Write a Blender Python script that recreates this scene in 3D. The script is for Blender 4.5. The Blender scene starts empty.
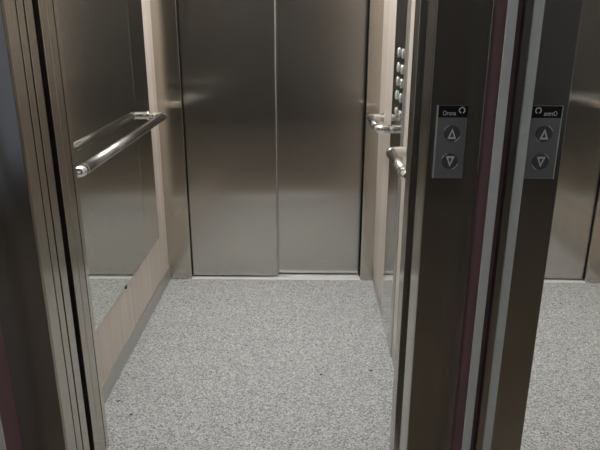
import bpy, bmesh, math, random
from mathutils import Vector, Matrix
random.seed(4)
S = bpy.context.scene
C = S.collection
PI = math.pi

# ---------------------------------------------------------------- materials
def new_mat(name):
    m = bpy.data.materials.new(name); m.use_nodes = True
    nt = m.node_tree
    return m, nt, nt.nodes, nt.links, nt.nodes['Principled BSDF']

def set_in(b, **k):
    for n, v in k.items():
        b.inputs[n.replace('_', ' ')].default_value = v

def plain(name, col, rough=0.5, metal=0.0, spec=0.5):
    m, nt, N, L, b = new_mat(name)
    tc = N.new('ShaderNodeTexCoord'); nz = N.new('ShaderNodeTexNoise')
    nz.inputs['Scale'].default_value = 35; nz.inputs['Detail'].default_value = 3
    L.new(tc.outputs['Object'], nz.inputs['Vector'])
    mx = N.new('ShaderNodeMix'); mx.data_type = 'RGBA'
    mx.inputs['A'].default_value = (*[c*0.93 for c in col], 1)
    mx.inputs['B'].default_value = (*[min(1, c*1.07) for c in col], 1)
    L.new(nz.outputs['Fac'], mx.inputs['Factor'])
    L.new(mx.outputs['Result'], b.inputs['Base Color'])
    set_in(b, Roughness=rough, Metallic=metal)
    b.inputs['Specular IOR Level'].default_value = spec
    return m

def steel(name, col, rough, aniso=0.85, streak=0.02):
    """stainless steel with a vertical brush: reflections smear sideways"""
    m, nt, N, L, b = new_mat(name)
    tc = N.new('ShaderNodeTexCoord'); mp = N.new('ShaderNodeMapping')
    mp.inputs['Scale'].default_value = (420, 420, 3)
    nz = N.new('ShaderNodeTexNoise'); nz.inputs['Scale'].default_value = 1; nz.inputs['Detail'].default_value = 2
    L.new(tc.outputs['Object'], mp.inputs['Vector']); L.new(mp.outputs['Vector'], nz.inputs['Vector'])
    mr = N.new('ShaderNodeMapRange')
    mr.inputs['To Min'].default_value = rough*(1-streak); mr.inputs['To Max'].default_value = rough*(1+streak)
    L.new(nz.outputs['Fac'], mr.inputs['Value']); L.new(mr.outputs['Result'], b.inputs['Roughness'])
    mx = N.new('ShaderNodeMix'); mx.data_type = 'RGBA'
    mx.inputs['A'].default_value = (*[c*(1-streak) for c in col], 1)
    mx.inputs['B'].default_value = (*[c*(1+streak) for c in col], 1)
    L.new(nz.outputs['Fac'], mx.inputs['Factor']); L.new(mx.outputs['Result'], b.inputs['Base Color'])
    b.inputs['Metallic'].default_value = 1
    if aniso:
        b.inputs['Anisotropic'].default_value = aniso
        g = N.new('ShaderNodeNewGeometry'); cr = N.new('ShaderNodeVectorMath'); cr.operation = 'CROSS_PRODUCT'
        cr.inputs[1].default_value = (0.001, 0.002, 1)
        L.new(g.outputs['Normal'], cr.inputs[0]); L.new(cr.outputs['Vector'], b.inputs['Tangent'])
    return m

def floor_mat():
    m, nt, N, L, b = new_mat('speckled_grey_vinyl')
    tc = N.new('ShaderNodeTexCoord')
    v = N.new('ShaderNodeTexVoronoi'); v.inputs['Scale'].default_value = 290
    L.new(tc.outputs['Object'], v.inputs['Vector'])
    sp = N.new('ShaderNodeSeparateColor'); L.new(v.outputs['Color'], sp.inputs['Color'])
    r = N.new('ShaderNodeValToRGB'); e = r.color_ramp.elements
    e[0].position = 0; e[0].color = (.115, .117, .117, 1)
    e[1].position = 1; e[1].color = (.64, .65, .65, 1)
    a = e.new(.22); a.color = (.265, .27, .27, 1)
    a = e.new(.55); a.color = (.42, .427, .427, 1)
    L.new(sp.outputs['Red'], r.inputs['Fac'])
    nz = N.new('ShaderNodeTexNoise'); nz.inputs['Scale'].default_value = 6; nz.inputs['Detail'].default_value = 4
    L.new(tc.outputs['Object'], nz.inputs['Vector'])
    mr = N.new('ShaderNodeMapRange'); mr.inputs['To Min'].default_value = .95; mr.inputs['To Max'].default_value = 1.05
    L.new(nz.outputs['Fac'], mr.inputs['Value'])
    mu = N.new('ShaderNodeMix'); mu.data_type = 'RGBA'; mu.blend_type = 'MULTIPLY'
    mu.inputs['Factor'].default_value = 1
    L.new(r.outputs['Color'], mu.inputs['A']); L.new(mr.outputs['Result'], mu.inputs['B'])
    L.new(mu.outputs['Result'], b.inputs['Base Color'])
    set_in(b, Roughness=.5); b.inputs['Specular IOR Level'].default_value = .35
    return m

def wood_mat():
    m, nt, N, L, b = new_mat('taupe_wood_laminate')
    tc = N.new('ShaderNodeTexCoord'); mp = N.new('ShaderNodeMapping')
    mp.inputs['Scale'].default_value = (24, 24, 1.0)
    L.new(tc.outputs['Object'], mp.inputs['Vector'])
    nz = N.new('ShaderNodeTexNoise'); nz.inputs['Scale'].default_value = 1.2; nz.inputs['Detail'].default_value = 6
    nz.inputs['Distortion'].default_value = .6
    L.new(mp.outputs['Vector'], nz.inputs['Vector'])
    r = N.new('ShaderNodeValToRGB'); e = r.color_ramp.elements
    e[0].position = .3; e[0].color = (.56, .485, .43, 1)
    e[1].position = .72; e[1].color = (.68, .62, .56, 1)
    L.new(nz.outputs['Fac'], r.inputs['Fac']); L.new(r.outputs['Color'], b.inputs['Base Color'])
    set_in(b, Roughness=.45)
    return m

def tile_mat():
    m, nt, N, L, b = new_mat('dark_lobby_tile')
    tc = N.new('ShaderNodeTexCoord'); br = N.new('ShaderNodeTexBrick')
    br.offset = 0; br.inputs['Scale'].default_value = 1
    br.inputs['Brick Width'].default_value = .4; br.inputs['Row Height'].default_value = .4
    br.inputs['Mortar Size'].default_value = .004
    br.inputs['Color1'].default_value = (.27, .225, .18, 1); br.inputs['Color2'].default_value = (.24, .20, .16, 1)
    br.inputs['Mortar'].default_value = (.03, .028, .025, 1)
    L.new(tc.outputs['Object'], br.inputs['Vector']); L.new(br.outputs['Color'], b.inputs['Base Color'])
    set_in(b, Roughness=.35)
    return m

def emit(name, col, s):
    m, nt, N, L, b = new_mat(name)
    set_in(b, Base_Color=(.8, .8, .8, 1), Roughness=.6)
    b.inputs['Emission Color'].default_value = (*col, 1); b.inputs['Emission Strength'].default_value = s
    return m

M_DOOR = steel('brushed_door_steel', (.595, .57, .535), .185, .90)
M_JAMB = steel('brushed_jamb_steel', (.60, .56, .50), .17, .80)
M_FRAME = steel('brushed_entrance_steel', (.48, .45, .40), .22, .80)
M_FRAME_SHADED = steel('shaded_entrance_steel', (.31, .285, .25), .22, .80)  # same entrance steel, darkened for the dim reflections on its front faces
M_POST = plain('satin_grey_aluminium', (.66, .68, .64), .45, .2)
M_COP = steel('polished_panel_steel', (.62, .61, .58), .10, .5, .02)
M_SILL = plain('aluminium_sill', (.78, .78, .76), .42, .15)
M_SKIRT = steel('grey_skirting', (.58, .58, .55), .45, 0)
M_RAIL = steel('satin_rail_steel', (.36, .36, .355), .27, 0, .02)
M_CHROME = plain('polished_chrome', (.86, .86, .85), .09, 1.0)
M_CAP = plain('pale_button_cap', (.80, .80, .79), .18, .7)
M_MIRROR = plain('silvered_mirror', (.80, .81, .77), .012, 1.0)
M_LMIRROR = plain('lobby_mirror_glass', (.93, .93, .91), .01, 1.0)
M_FLOOR = floor_mat()
M_WOOD = wood_mat()
M_WHITE = plain('off_white_ceiling_paint', (.72, .71, .68), .6)
M_MAROON = plain('maroon_wall_paint', (.25, .14, .145), .5)
M_GREYWALL = plain('grey_lobby_paint', (.125, .113, .105), .6)
M_TILE = tile_mat()
M_BLACK = plain('gap_shade_and_shaft_black', (.008, .008, .008), .9, 0, .1)  # matte black for shaft surfaces and painted gap shade
M_DARK = plain('dark_painted_steel', (.035, .034, .030), .45)
M_PLATE = plain('dark_satin_plate', (.26, .26, .26), .38, .5)
M_EDGE = plain('pale_plate_edge', (.8, .8, .78), .3, .4)
M_LABEL = plain('gloss_black_label', (.004, .004, .004), .3)
M_INK = plain('pale_lettering', (.90, .90, .88), .5)
M_INKG = plain('grey_arrow_and_glint', (.85, .85, .82), .35, .2)
M_BUTTON = plain('dark_button_face', (.11, .11, .11), .4, .4)
M_GREEN = plain('pale_green_button', (.55, .68, .60), .2, .4)
M_CRUMB = plain('dark_grit', (.07, .065, .06), .8)
M_LAMP = emit('lit_downlight', (1.0, .995, .98), 262)
M_LOBBY_FILL = emit('added_lobby_fill', (1.0, .97, .93), 24)  # fill light added above the lobby to lift its floor and the posts
M_WINDOW_GLOW = emit('added_window_glow', (.52, .66, .92), .60)  # bluish glow added for the reflection on the left jamb

# ---------------------------------------------------------------- mesh helpers
def add_box(bm, x0, x1, y0, y1, z0, z1, bev=0.0, seg=2):
    t = bmesh.new()
    vs = [t.verts.new((x, y, z)) for x in (x0, x1) for y in (y0, y1) for z in (z0, z1)]
    for f in ((0, 1, 3, 2), (4, 6, 7, 5), (0, 4, 5, 1), (2, 3, 7, 6), (0, 2, 6, 4), (1, 5, 7, 3)):
        t.faces.new([vs[i] for i in f])
    bmesh.ops.recalc_face_normals(t, faces=t.faces)
    if bev:
        bmesh.ops.bevel(t, geom=list(t.edges), offset=bev, segments=seg, profile=.5, affect='EDGES')
    me = bpy.data.meshes.new('t'); t.to_mesh(me); t.free(); bm.from_mesh(me); bpy.data.meshes.remove(me)

def add_tube(bm, pts, r, n=20, caps=True):
    pts = [Vector(p) for p in pts]
    rings = []; up = None
    for i, p in enumerate(pts):
        d = (pts[min(i+1, len(pts)-1)] - pts[max(i-1, 0)]).normalized()
        if up is None:
            up = Vector((0, 0, 1)) if abs(d.z) < .9 else Vector((1, 0, 0))
        a = d.cross(up).normalized(); bb = a.cross(d).normalized(); up = bb
        rings.append([bm.verts.new(p + r*(math.cos(t*2*PI/n)*a + math.sin(t*2*PI/n)*bb)) for t in range(n)])
    for A, B in zip(rings, rings[1:]):
        for k in range(n):
            f = bm.faces.new((A[k], A[(k+1) % n], B[(k+1) % n], B[k])); f.smooth = True
    if caps:
        bm.faces.new(rings[0]); bm.faces.new(rings[-1])
    bmesh.ops.recalc_face_normals(bm, faces=bm.faces)

def arc(c, a, b, r, n=7):
    """rounded corner at c between directions to a and to b"""
    c = Vector(c); u = (Vector(a)-c).normalized(); v = (Vector(b)-c).normalized()
    o = c + r*(u+v)
    return [o - r*(math.sin(t)*u + math.cos(t)*v) if False else o - r*(math.cos(t)*v + math.sin(t)*u) for t in [k*PI/2/n for k in range(n+1)]]

def add_disc(bm, c, r, h, axis, n=28, bev=0.0):
    """short cylinder from c along axis"""
    c = Vector(c); ax = Vector(axis).normalized()
    q = Vector((0, 0, 1)) if abs(ax.z) < .9 else Vector((1, 0, 0))
    a = ax.cross(q).normalized(); b = ax.cross(a).normalized()
    prof = [(r, 0), (r, h-bev), (r-bev*.3, h-bev*.3), (r-bev, h)] if bev else [(r, 0), (r, h)]
    rings = [[bm.verts.new(c + ax*z + rr*(math.cos(t*2*PI/n)*a + math.sin(t*2*PI/n)*b)) for t in range(n)] for rr, z in prof]
    for A, B in zip(rings, rings[1:]):
        for k in range(n):
            bm.faces.new((A[k], A[(k+1) % n], B[(k+1) % n], B[k]))
    bm.faces.new(rings[0]); bm.faces.new(rings[-1])
    bmesh.ops.recalc_face_normals(bm, faces=bm.faces)

def add_prism_xz(bm, outer, inner, y0, y1):
    """outline ring (outer/inner loops in x,z) extruded between y0 and y1"""
    n = len(outer)
    def loop(pts, y): return [bm.verts.new((x, y, z)) for x, z in pts]
    o0, o1, i0, i1 = loop(outer, y0), loop(outer, y1), loop(inner, y0), loop(inner, y1)
    for k in range(n):
        j = (k+1) % n
        bm.faces.new((o0[k], o0[j], i0[j], i0[k])); bm.faces.new((o1[k], i1[k], i1[j], o1[j]))
        bm.faces.new((o0[k], o1[k], o1[j], o0[j])); bm.faces.new((i0[k], i0[j], i1[j], i1[k]))
    bmesh.ops.recalc_face_normals(bm, faces=bm.faces)

def link(name, bm, mat, parent=None, loc=(0, 0, 0)):
    me = bpy.data.meshes.new(name); bm.to_mesh(me); bm.free(); me.materials.append(mat)
    o = bpy.data.objects.new(name, me); C.objects.link(o)
    if parent: o.parent = parent
    o.location = loc
    return o

KF = .94   # the entrance plane, nearer than the car
FRONT = [False]
def fz(z): return z if z < .06 or z > 1.9 else 1.3 + KF*(z-1.3)
def box(name, mat, b, parent=None, bev=0.0):
    """b in world coordinates; origin put at the parent's or at the box's base"""
    x0, x1, y0, y1, z0, z1 = b
    if FRONT[0]: x0, x1, y0, y1, z0, z1 = x0*KF, x1*KF, y0*KF, y1*KF, fz(z0), fz(z1)
    if parent:
        ox, oy, oz = parent.location
    else:
        ox, oy, oz = (x0+x1)/2, (y0+y1)/2, z0
    bm = bmesh.new(); add_box(bm, x0-ox, x1-ox, y0-oy, y1-oy, z0-oz, z1-oz, bev)
    return link(name, bm, mat, parent, (0, 0, 0) if parent else (ox, oy, oz))

def thing(name, loc, label, cat, group=None):
    o = bpy.data.objects.new(name, None); C.objects.link(o); o.location = loc
    o.empty_display_size = .05
    return tag(o, label, cat, group)

def tag(o, label, cat, group=None):
    o['label'] = label; o['category'] = cat
    if group: o['group'] = group
    return o

def struct(o, label=None):
    o['kind'] = 'structure'
    if label: o['label'] = label
    return o

def struct_empty(name, loc, label=None):
    o = bpy.data.objects.new(name, None); C.objects.link(o); o.location = loc; o.empty_display_size = .05
    return struct(o, label)

# ---------------------------------------------------------------- measured plan (metres, camera at x=0 y=0 z=1.3)
XL, XR = -.7218, .3473          # inner faces of the car's side walls
JL, JR = -.6697, .2816          # clear opening of the entrance
YC = 2.9576                     # face of the rear columns
CL, CR = -.6035, .2825          # rear door opening
YJ = 1.412                      # front face of the entrance frame
ZC = 2.25                       # car ceiling
ZD = 2.08                       # door head
XM = .4383                      # lobby mirror

# --- the car
struct(box('floor', M_FLOOR, (-.80, .43, 1.520, YC, -.03, 0)), 'speckled grey floor of the lift car')
wl = struct(box('wall_left', M_WOOD, (XL-.03, XL, 1.626, YC+.02, .072, ZC)), 'taupe wood laminate wall on the left of the lift car')
wr = struct(box('wall_right', M_WOOD, (XR, XR+.03, 1.626, YC+.02, .072, ZC)), 'pale wood laminate wall on the right of the lift car')
struct(box('baseboard_left', M_SKIRT, (XL-.03, XL+.006, 1.626, YC, 0, .072), bev=.0015), 'grey metal skirting along the left wall')
struct(box('baseboard_right', M_SKIRT, (XR, XR+.03, 1.626, YC, 0, .072)), 'pale skirting along the right wall')
struct(box('ceiling', M_WHITE, (-.80, .43, 1.54, 3.06, ZC, ZC+.03)))
# rear columns and head
struct(box('trim_1', M_JAMB, (XL, CL, YC, YC+.022, 0, ZC), bev=.0025), 'brushed steel column left of the closed rear doors')
struct(box('trim_2', M_JAMB, (CR, XR, YC, YC+.022, 0, ZC), bev=.0025), 'brushed steel column right of the closed rear doors')
struct(box('trim_3', M_JAMB, (CL, CR, YC, YC+.022, ZD, ZC), bev=.0015))
# rear doors: two sliding panels
d1 = struct_empty('door_1', ((CL+CR)/2, 3.0, 0), 'closed two-panel brushed steel sliding doors at the back of the car')
p = box('door_panel', M_DOOR, (CL-.03, -.1535, 2.986, 3.012, .012, ZD+.03), d1, bev=.003)
p['label'] = 'left steel panel, the nearer of the two'
p = box('door_panel', M_DOOR, (-.19, CR+.03, 3.020, 3.046, .012, ZD+.03), d1, bev=.003)
p['label'] = 'right steel panel, set behind the left one'
box('edge_strip', M_SKIRT, (-.1535, -.1505, 2.988, 3.010, .012, ZD+.03), d1)
box('gap_shade_strip', M_BLACK, (CL-.006, CL+.0035, 2.9797, 2.9858, .012, ZD), d1)  # black strip painting the shadow gap beside the left column
box('gap_shade_strip', M_BLACK, (CR-.0055, CR+.006, 2.9797, 3.0198, .012, ZD), d1)  # wider painted shadow line at the right column
# rear sill with guide grooves
bm = bmesh.new()
for y0, y1 in ((YC, 2.985), (2.9885, 3.0165), (3.020, 3.048)):
    add_box(bm, -.62-0, .30, y0, y1, -.02, .002, .0006, 1)
add_box(bm, -.62, .30, YC, 3.09, -.03, -.012)
o = link('trim_4', bm, M_SILL); struct(o, 'ribbed aluminium sill under the rear doors')
# dark shaft behind the rear doors
struct(box('wall_shaft', M_BLACK, (-.9, .6, 3.10, 3.12, -.03, 2.4)))

# --- the entrance: frame, open doors, sills
FRONT[0] = True
K = KF
t5 = struct(box('trim_5', M_FRAME_SHADED, (-.7935, JL-.0004, YJ, YJ+.012, 0, 2.2), bev=.0018), 'steel entrance jamb at the far left')
struct(box('trim_16', M_FRAME, (-.7935, JL, YJ+.012, 1.4785, 0, 2.2), bev=.0010), 'steel return of the left entrance jamb')
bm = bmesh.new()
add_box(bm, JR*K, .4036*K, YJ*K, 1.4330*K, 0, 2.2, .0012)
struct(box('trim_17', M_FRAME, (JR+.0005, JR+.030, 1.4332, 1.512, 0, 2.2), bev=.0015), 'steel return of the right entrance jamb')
t6 = link('trim_6', bm, M_FRAME_SHADED); struct(t6, 'steel entrance jamb, toned dark for shade, carrying the call buttons')
struct(box('trim_7', M_FRAME, (-.7935, .4036, YJ, 1.4785, 2.2-.12, 2.2), bev=.001))
# landing doors slid open to the left: their leading edges show as strips
d2 = struct_empty('door_2', (-.80, 1.43, 0), 'landing doors slid open behind the left jamb')
box('door_panel', M_FRAME, (-1.15, JL-.0005, 1.4855, 1.5205, .012, 2.1), d2, bev=.0012)
box('door_panel', M_FRAME, (-1.15, JL-.0005, 1.5285, 1.5710, .012, 2.1), d2, bev=.0012)
d3 = struct_empty('door_3', (-.80, 1.55, 0), 'car doors slid open beyond the dark gap on the left')
box('door_panel', M_FRAME, (-1.15, JL-.0005, 1.6090, 1.6500, .012, 2.1), d3, bev=.0012)
box('door_panel', M_FRAME, (-1.15, JL-.0005, 1.6522, 1.6975, .012, 2.1), d3, bev=.0012)
struct(box('trim_14', M_BLACK, (JL-.020, JL-.012, 1.5712, 1.6088, -.002, 2.1)), 'black strip painting the shade between the landing doors and the car doors')  # dark insert painting the shade deep in the gap
for yy in (1.4820, 1.5245, 1.6995):
    struct(box('trim_15', M_BLACK, (JL-.020, JL-.008, yy-.0030, yy+.0032, 0, 2.1)))  # black inserts paint the shade in the joints between panels
# right hand: dark receiving recess then the car's return
bm = bmesh.new()
add_box(bm, (JR+.018)*K, (JR+.05)*K, 1.512*K, 1.630*K, -.03, 2.1)
o = link('trim_8', bm, M_DARK); struct(o, 'dark recess that receives the sliding doors on the right')
struct(box('trim_9', M_JAMB, (JR+.010, JR+.022, 1.560, 1.574, -.02, 2.1), bev=.001))
struct(box('trim_10', M_FRAME, (JR, .45, 1.630, 1.704, 0, ZC), bev=.0015), 'steel front return of the car on the right')
struct(box('wall_front', M_JAMB, (-.84, JL-.0005, 1.7022, 1.728, 0, ZC)))
struct(box('trim_11', M_JAMB, (-.84, .45, 1.64, 1.704, ZD+.025, ZC)))
# sills
bm = bmesh.new()
for y0, y1 in ((1.44, 1.484), (1.490, 1.526), (1.532, 1.572)):
    add_box(bm, -.80*K, .33*K, y0*K, y1*K, -.03, -.001, .0008, 1)
o = link('trim_12', bm, M_SILL); struct(o)
struct(box('trim_13', M_SILL, (-.84, .33, 1.597, 1.6165, -.03, -.001)))
# black shaft surfaces around the doors
struct(box('wall_pocket', M_BLACK, (-1.2, -1.17, 1.47, 1.72, -.03, 2.3)))

FRONT[0] = False
# --- left car mirror
mir = thing('wall_mirror', (XL, 2.28, .293), 'tall mirror fixed to the left wood wall behind the long handrail', 'mirror')
box('glass', M_MIRROR, (XL+.0002, XL+.005, 1.635, 2.790, .293, 2.14), mir, bev=.0008)
for y in (2.215, 1.80):
    box('clip', M_DARK, (XL+.0002, XL+.008, y-.006, y+.006, .284, .297), mir, bev=.001)

# --- handrails
def handrail(x, xw, y0, y1, z, r, rr, label, group=None, yn=None):
    """bar along y at x, elbows returning to the wall plane xw at both ends"""
    t = thing('handrail', (xw, (y0+y1)/2, z), label, 'handrail', group)
    L0 = Vector(t.location)
    def rel(pts): return [Vector(q)-L0 for q in pts]
    s = .012
    bm = bmesh.new(); add_tube(bm, rel([(x, y0+rr+s, z), (x, y1-rr-s, z)]), r, 28)
    link('bar', bm, M_RAIL, t)
    for ye, sg in ((y0, 1), (y1, -1)):
        c = (x, ye, z); w = (xw, ye, z); b = (x, ye+sg*(rr+s), z)
        pts = [Vector(b)]
        u = Vector((0, sg, 0)); v = (Vector(w)-Vector(c)).normalized(); o = Vector(c)+rr*(u+v)
        n = 9
        pts += [o - rr*(math.cos(k*PI/2/n)*v + math.sin(k*PI/2/n)*u) for k in range(n+1)]
        pts.append(Vector(w))
        bm = bmesh.new(); add_tube(bm, rel(pts), r*1.02, 28)
        e = link('elbow', bm, M_CHROME, t); e['label'] = 'shiny chrome elbow'
        bm = bmesh.new()
        add_tube(bm, rel([(x, ye+sg*(rr+s-.004), z), (x, ye+sg*(rr+s+.006), z)]), r*1.10, 28)
        link('collar', bm, M_CHROME, e)
        sgn = 1 if v.x > 0 else -1
        bm = bmesh.new(); add_disc(bm, Vector((xw, ye, z))-L0, r*1.35, .004, (-sgn, 0, 0), 28, .001)
        link('rosette', bm, M_CHROME, e)
    return t
handrail(-.646, XL+.005, 1.683, 2.765, .888, .0165, .022,
         'long steel handrail across the mirror on the left wall')
handrail(.284, XR, 2.470, 2.775, .881, .0165, .022,
         'short steel handrail on the right, farther one, nearest the rear doors', 'short handrails on the right wall')
handrail(.281, XR, 1.690, 2.035, .879, .0165, .022,
         'short steel handrail on the right, nearer one, half hidden by the entrance jamb', 'short handrails on the right wall')

# --- car operating panel
cop = thing('control_panel', (XR, 2.38, 0), 'full-height polished steel button panel between the two short handrails', 'control panel')
box('faceplate', M_COP, (XR-.003, XR, 2.238, 2.515, .002, 2.18), cop, bev=.001)
box('side_trim', M_SKIRT, (XR-.004, XR, 2.178, 2.236, .002, 2.18), cop, bev=.001)
for row, z in enumerate((1.184, 1.129, 1.079, 1.027, .964)):
    for y in (2.385, 2.285):
        bx = -.003
        bm = bmesh.new(); add_disc(bm, (bx, y-2.38, z), .0165, .0012, (-1, 0, 0), 28, .0004)
        b = link('floor_button', bm, M_CHROME, cop)
        if row == 3: b['label'] = 'pale green capped button'
        bm = bmesh.new()
        bmesh.ops.create_uvsphere(bm, u_segments=24, v_segments=14, radius=1)
        for v in bm.verts: v.co = Vector((bx-.0012+min(0, v.co.x)*.0065, y-2.38+v.co.y*.0155, z+v.co.z*.0185))
        for f in bm.faces: f.smooth = True
        link('button_cap', bm, M_GREEN if row == 3 else M_CAP, b)

# --- landing call station on the right jamb
YP = YJ
cs = thing('call_button_panel', (.3315, YP, .946), 'narrow dark call button plate with up and down arrows on the right jamb', 'call button panel')
cx, cz = .3315, .946
box('plate', M_PLATE, (.2985, .3655, YP-.009, YP+.0015, .946, 1.116), cs, bev=.0012)
e = box('edge_strip', M_EDGE, (.2965, .2985, YP-.0095, YP, .946, 1.116), cs, bev=.0005); e['label'] = 'bright plate edge'
lb = box('badge', M_LABEL, (.2990, .3652, YP-.0098, YP-.0088, 1.0890, 1.1155), cs); lb['label'] = 'black badge with pale lettering and ring emblem'
def lettering(text, size, x, y, z, mat, parent):
    cu = bpy.data.curves.new('lettering', 'FONT'); cu.body = text; cu.size = size; cu.extrude = .0003; cu.space_character = 1.02
    o = bpy.data.objects.new('lettering_source', cu); C.objects.link(o)
    bpy.context.view_layer.update()
    me = bpy.data.meshes.new_from_object(o.evaluated_get(bpy.context.evaluated_depsgraph_get()))
    bpy.data.objects.remove(o); bpy.data.curves.remove(cu)
    me.materials.clear(); me.materials.append(mat)
    r = bpy.data.objects.new('lettering', me); C.objects.link(r); r.parent = parent
    me.transform(Matrix.Translation(Vector((x, y, z))-Vector(cs.location)) @ Matrix.Rotation(PI/2, 4, 'X') @ Matrix.Diagonal((.74, 1, 1, 1)))
    return r
lettering('Orona', .0150, .3085, YP-.0100, 1.0940, M_INK, lb)
# ring emblem with a gap, above and right of the word
bm = bmesh.new()
ec = Vector((.3520, YP-.0102, 1.1055))-Vector(cs.location)
pts = [ec+Vector((.0062*math.cos(t), 0, .0062*math.sin(t))) for t in [math.radians(-70+k*(320/26)) for k in range(27)]]
add_tube(bm, pts, .0013, 8)
link('emblem', bm, M_INK, lb)
def tri(h, w, up, cxx, czz):
    s = 1 if up else -1
    return [(cxx-w/2, czz-s*h/2), (cxx+w/2, czz-s*h/2), (cxx, czz+s*h/2)]
for z, up in ((1.0525, True), (.9875, False)):
    bx, bz = .3330-cx, z-cz
    bm = bmesh.new(); add_disc(bm, (bx, -.009, bz), .0185, .003, (0, -1, 0), 36, .001)
    b = link('call_button', bm, M_BUTTON, cs); b['label'] = 'round button with arrow pointing ' + ('up' if up else 'down')
    # two pale arcs painting the ring's highlights, upper left and lower right
    bm = bmesh.new()
    for a0, a1 in ((112, 160), (292, 340)):
        add_tube(bm, [Vector((bx+.0196*math.cos(math.radians(a)), -.0106, bz+.0196*math.sin(math.radians(a)))) for a in range(a0, a1+1, 6)], .0009, 8)
    link('ring_glint', bm, M_INKG, b)
    bm = bmesh.new()
    add_prism_xz(bm, tri(.0245, .0200, up, bx, bz), tri(.0125, .0095, up, bx, bz-(.0018 if up else -.0018)), -.0135, -.0118)
    link('arrow', bm, M_INKG, b)

cs.location = (.3315*KF, YP*KF, 1.3+KF*(.946-1.3)); cs.scale = (KF, KF, KF)

FRONT[0] = True
# --- slim posts in front of the frame, and the lobby mirror
tag(box('metal_post', M_POST, (.4010, .4212, 1.302, 1.309, 0, 2.3), bev=.001),
    'slim grey metal post between the call button jamb and the lobby mirror', 'post', 'slim metal posts beside the entrance')
tag(box('metal_post', M_POST, (-.7985, -.7765, 1.302, 1.309, 0, 2.3), bev=.001),
    'slim grey metal post at the lower left edge, in front of the left jamb', 'post', 'slim metal posts beside the entrance')
lm = tag(box('lobby_mirror', M_LMIRROR, (XM, XM+.005, .25, 1.426, .05, 2.3)),
    'tall mirror on the right reflecting the button plate and lift car', 'mirror')

MIRROR_TURN = math.radians(-.5)
lm.rotation_euler.z = MIRROR_TURN
FRONT[0] = False
# the mirror turns about its far end
hy = (1.426-.25)/2*KF
lm.location.x += math.sin(MIRROR_TURN)*hy
# --- the lobby around the camera
XA, XB, YA, YB = -2.2, .445, -2.0, 1.4335*KF
YB2 = 1.4755*KF
struct(box('floor_lobby', M_TILE, (XA, XB, YA, 1.438*KF, -.03, 0)))
struct(box('ceiling_lobby', M_GREYWALL, (XA, XB, YA, YB, 2.45, 2.48)))
struct(box('wall_lobby_front_left', M_MAROON, (XA, -.7938*KF, YB, YB2, 0, 2.45)))
struct(box('wall_lobby_front_right', M_MAROON, (.4038*KF, XB, YB, YB2, 0, 2.45)))
struct(box('wall_lobby_front_head', M_MAROON, (-.7937*KF, .4037*KF, YB, YB2, 2.2005, 2.45)))
struct(box('wall_lobby_right', M_GREYWALL, (XB, XB+.04, YA, YB2, 0, 2.45)))
struct(box('wall_lobby_back', M_GREYWALL, (XA, XB, YA-.04, YA, 0, 2.45)))
struct(box('wall_lobby_left', M_GREYWALL, (XA-.04, XA, YA-.04, YB2, 0, 2.45)))
w = struct_empty('added_window_1', (XA, -1.0, .35), 'added bluish glowing pane in the unseen lobby')  # unseen pane, added so the left jamb reflects something bluish
box('pane', M_WINDOW_GLOW, (XA+.0005, XA+.006, -1.85, .4, .35, 2.2), w)
bm = bmesh.new()
for b in ((-1.9, -1.85, .30, 2.25), (.4, .45, .30, 2.25), (-1.85, .4, .30, .35), (-1.85, .4, 2.2, 2.25)):
    add_box(bm, .0005, .02, b[0]+1.0, b[1]+1.0, b[2]-.35, b[3]-.35)
link('added_window_frame', bm, M_POST, w)

# --- lamps: round downlights in the car ceiling, one added square panel to brighten the unseen lobby
for x in (-.50, -.187, .13):
    for y in (2.05, 2.62):
        t = thing('ceiling_light', (x, y, ZC), 'small round downlight set in the lift car ceiling', 'ceiling light', 'round downlights in the car ceiling')
        bm = bmesh.new(); add_disc(bm, (0, 0, -.0002), .040, .004, (0, 0, -1), 28)
        link('diffuser', bm, M_LAMP, t)
        bm = bmesh.new(); ring = [Vector((.046*math.cos(k*2*PI/36), .046*math.sin(k*2*PI/36), -.003)) for k in range(37)]
        add_tube(bm, ring, .0045, 8)
        link('light_frame', bm, M_CHROME, t)
t = thing('ceiling_light', (-1.0, -.95, 2.45), 'added square fill light above the unseen lobby', 'ceiling light')
box('diffuser', M_LOBBY_FILL, (-1.2, -.8, -1.15, -.75, 2.442, 2.4498), t)

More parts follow.
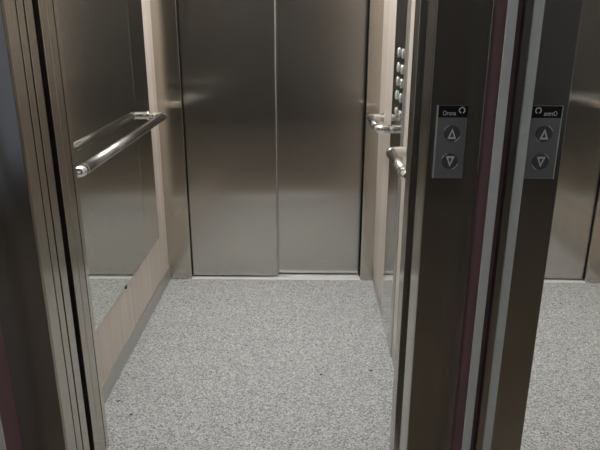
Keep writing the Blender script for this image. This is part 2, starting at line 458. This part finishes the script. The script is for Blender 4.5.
# --- grit on the floor
spots = [(-.3823, 2.708, .0042, 'small black speck of grit on the floor near the left rear panel'),
         (-.2476, 2.266, .0036, 'small black speck of grit in the middle of the car floor'),
         (.0587, 2.050, .0050, 'larger dark crumb on the floor, front right of the car'),
         (.2546, 2.081, .0045, 'small dark crumb on the floor near the right wall'),
         (-.605, 1.789, .0050, 'dark crumb on the floor at the front left'),
         (-.672, 1.868, .0065, 'thin dark scrap on the floor beside the left skirting')]
for x, y, r, lab in spots:
    bm = bmesh.new(); bmesh.ops.create_icosphere(bm, subdivisions=2, radius=r)
    for v in bm.verts:
        v.co = Vector((v.co.x*random.uniform(.75, 1.15), v.co.y*random.uniform(.8, 1.3), v.co.z*.45))
        if 'scrap' in lab: v.co = Vector((v.co.x*1.2, v.co.y*.5+v.co.x*.3, v.co.z*.5))
    lo = min(v.co.z for v in bm.verts)
    for v in bm.verts: v.co.z -= lo
    for f in bm.faces: f.smooth = True
    tag(link('floor_crumb', bm, M_CRUMB, None, (x, y, 0)), lab, 'crumb', 'dark crumbs on the car floor')

# ---------------------------------------------------------------- world, camera, view
wd = bpy.data.worlds.new('World'); S.world = wd; wd.use_nodes = True
wd.node_tree.nodes['Background'].inputs['Color'].default_value = (.02, .02, .02, 1)
wd.node_tree.nodes['Background'].inputs['Strength'].default_value = .2
cam = bpy.data.cameras.new('Camera'); co = bpy.data.objects.new('Camera', cam); C.objects.link(co); S.camera = co
cam.sensor_width = 36; cam.lens = 36*610.43/600; cam.clip_start = .02
p_, ya, ro = .3245, -.0114, -.0018
R = Vector((math.cos(ya), -math.sin(ya), 0)); Fh = Vector((math.sin(ya), math.cos(ya), 0))
U = Fh*math.sin(p_) + Vector((0, 0, math.cos(p_))); F = Fh*math.cos(p_) - Vector((0, 0, math.sin(p_)))
R2 = math.cos(ro)*R - math.sin(ro)*U; U2 = math.sin(ro)*R + math.cos(ro)*U
mw = Matrix((( R2.x, U2.x, -F.x, 0), (R2.y, U2.y, -F.y, 0), (R2.z, U2.z, -F.z, 1.3), (0, 0, 0, 1)))
co.matrix_world = mw
S.view_settings.view_transform = 'Standard'; S.view_settings.look = 'None'
S.view_settings.gamma = 1; S.view_settings.use_curve_mapping = False
S.view_settings.exposure = 0.0
S.cycles.max_bounces = 14; S.cycles.glossy_bounces = 10; S.cycles.diffuse_bounces = 5
S.cycles.sample_clamp_indirect = 4
S.cycles.use_denoising = True
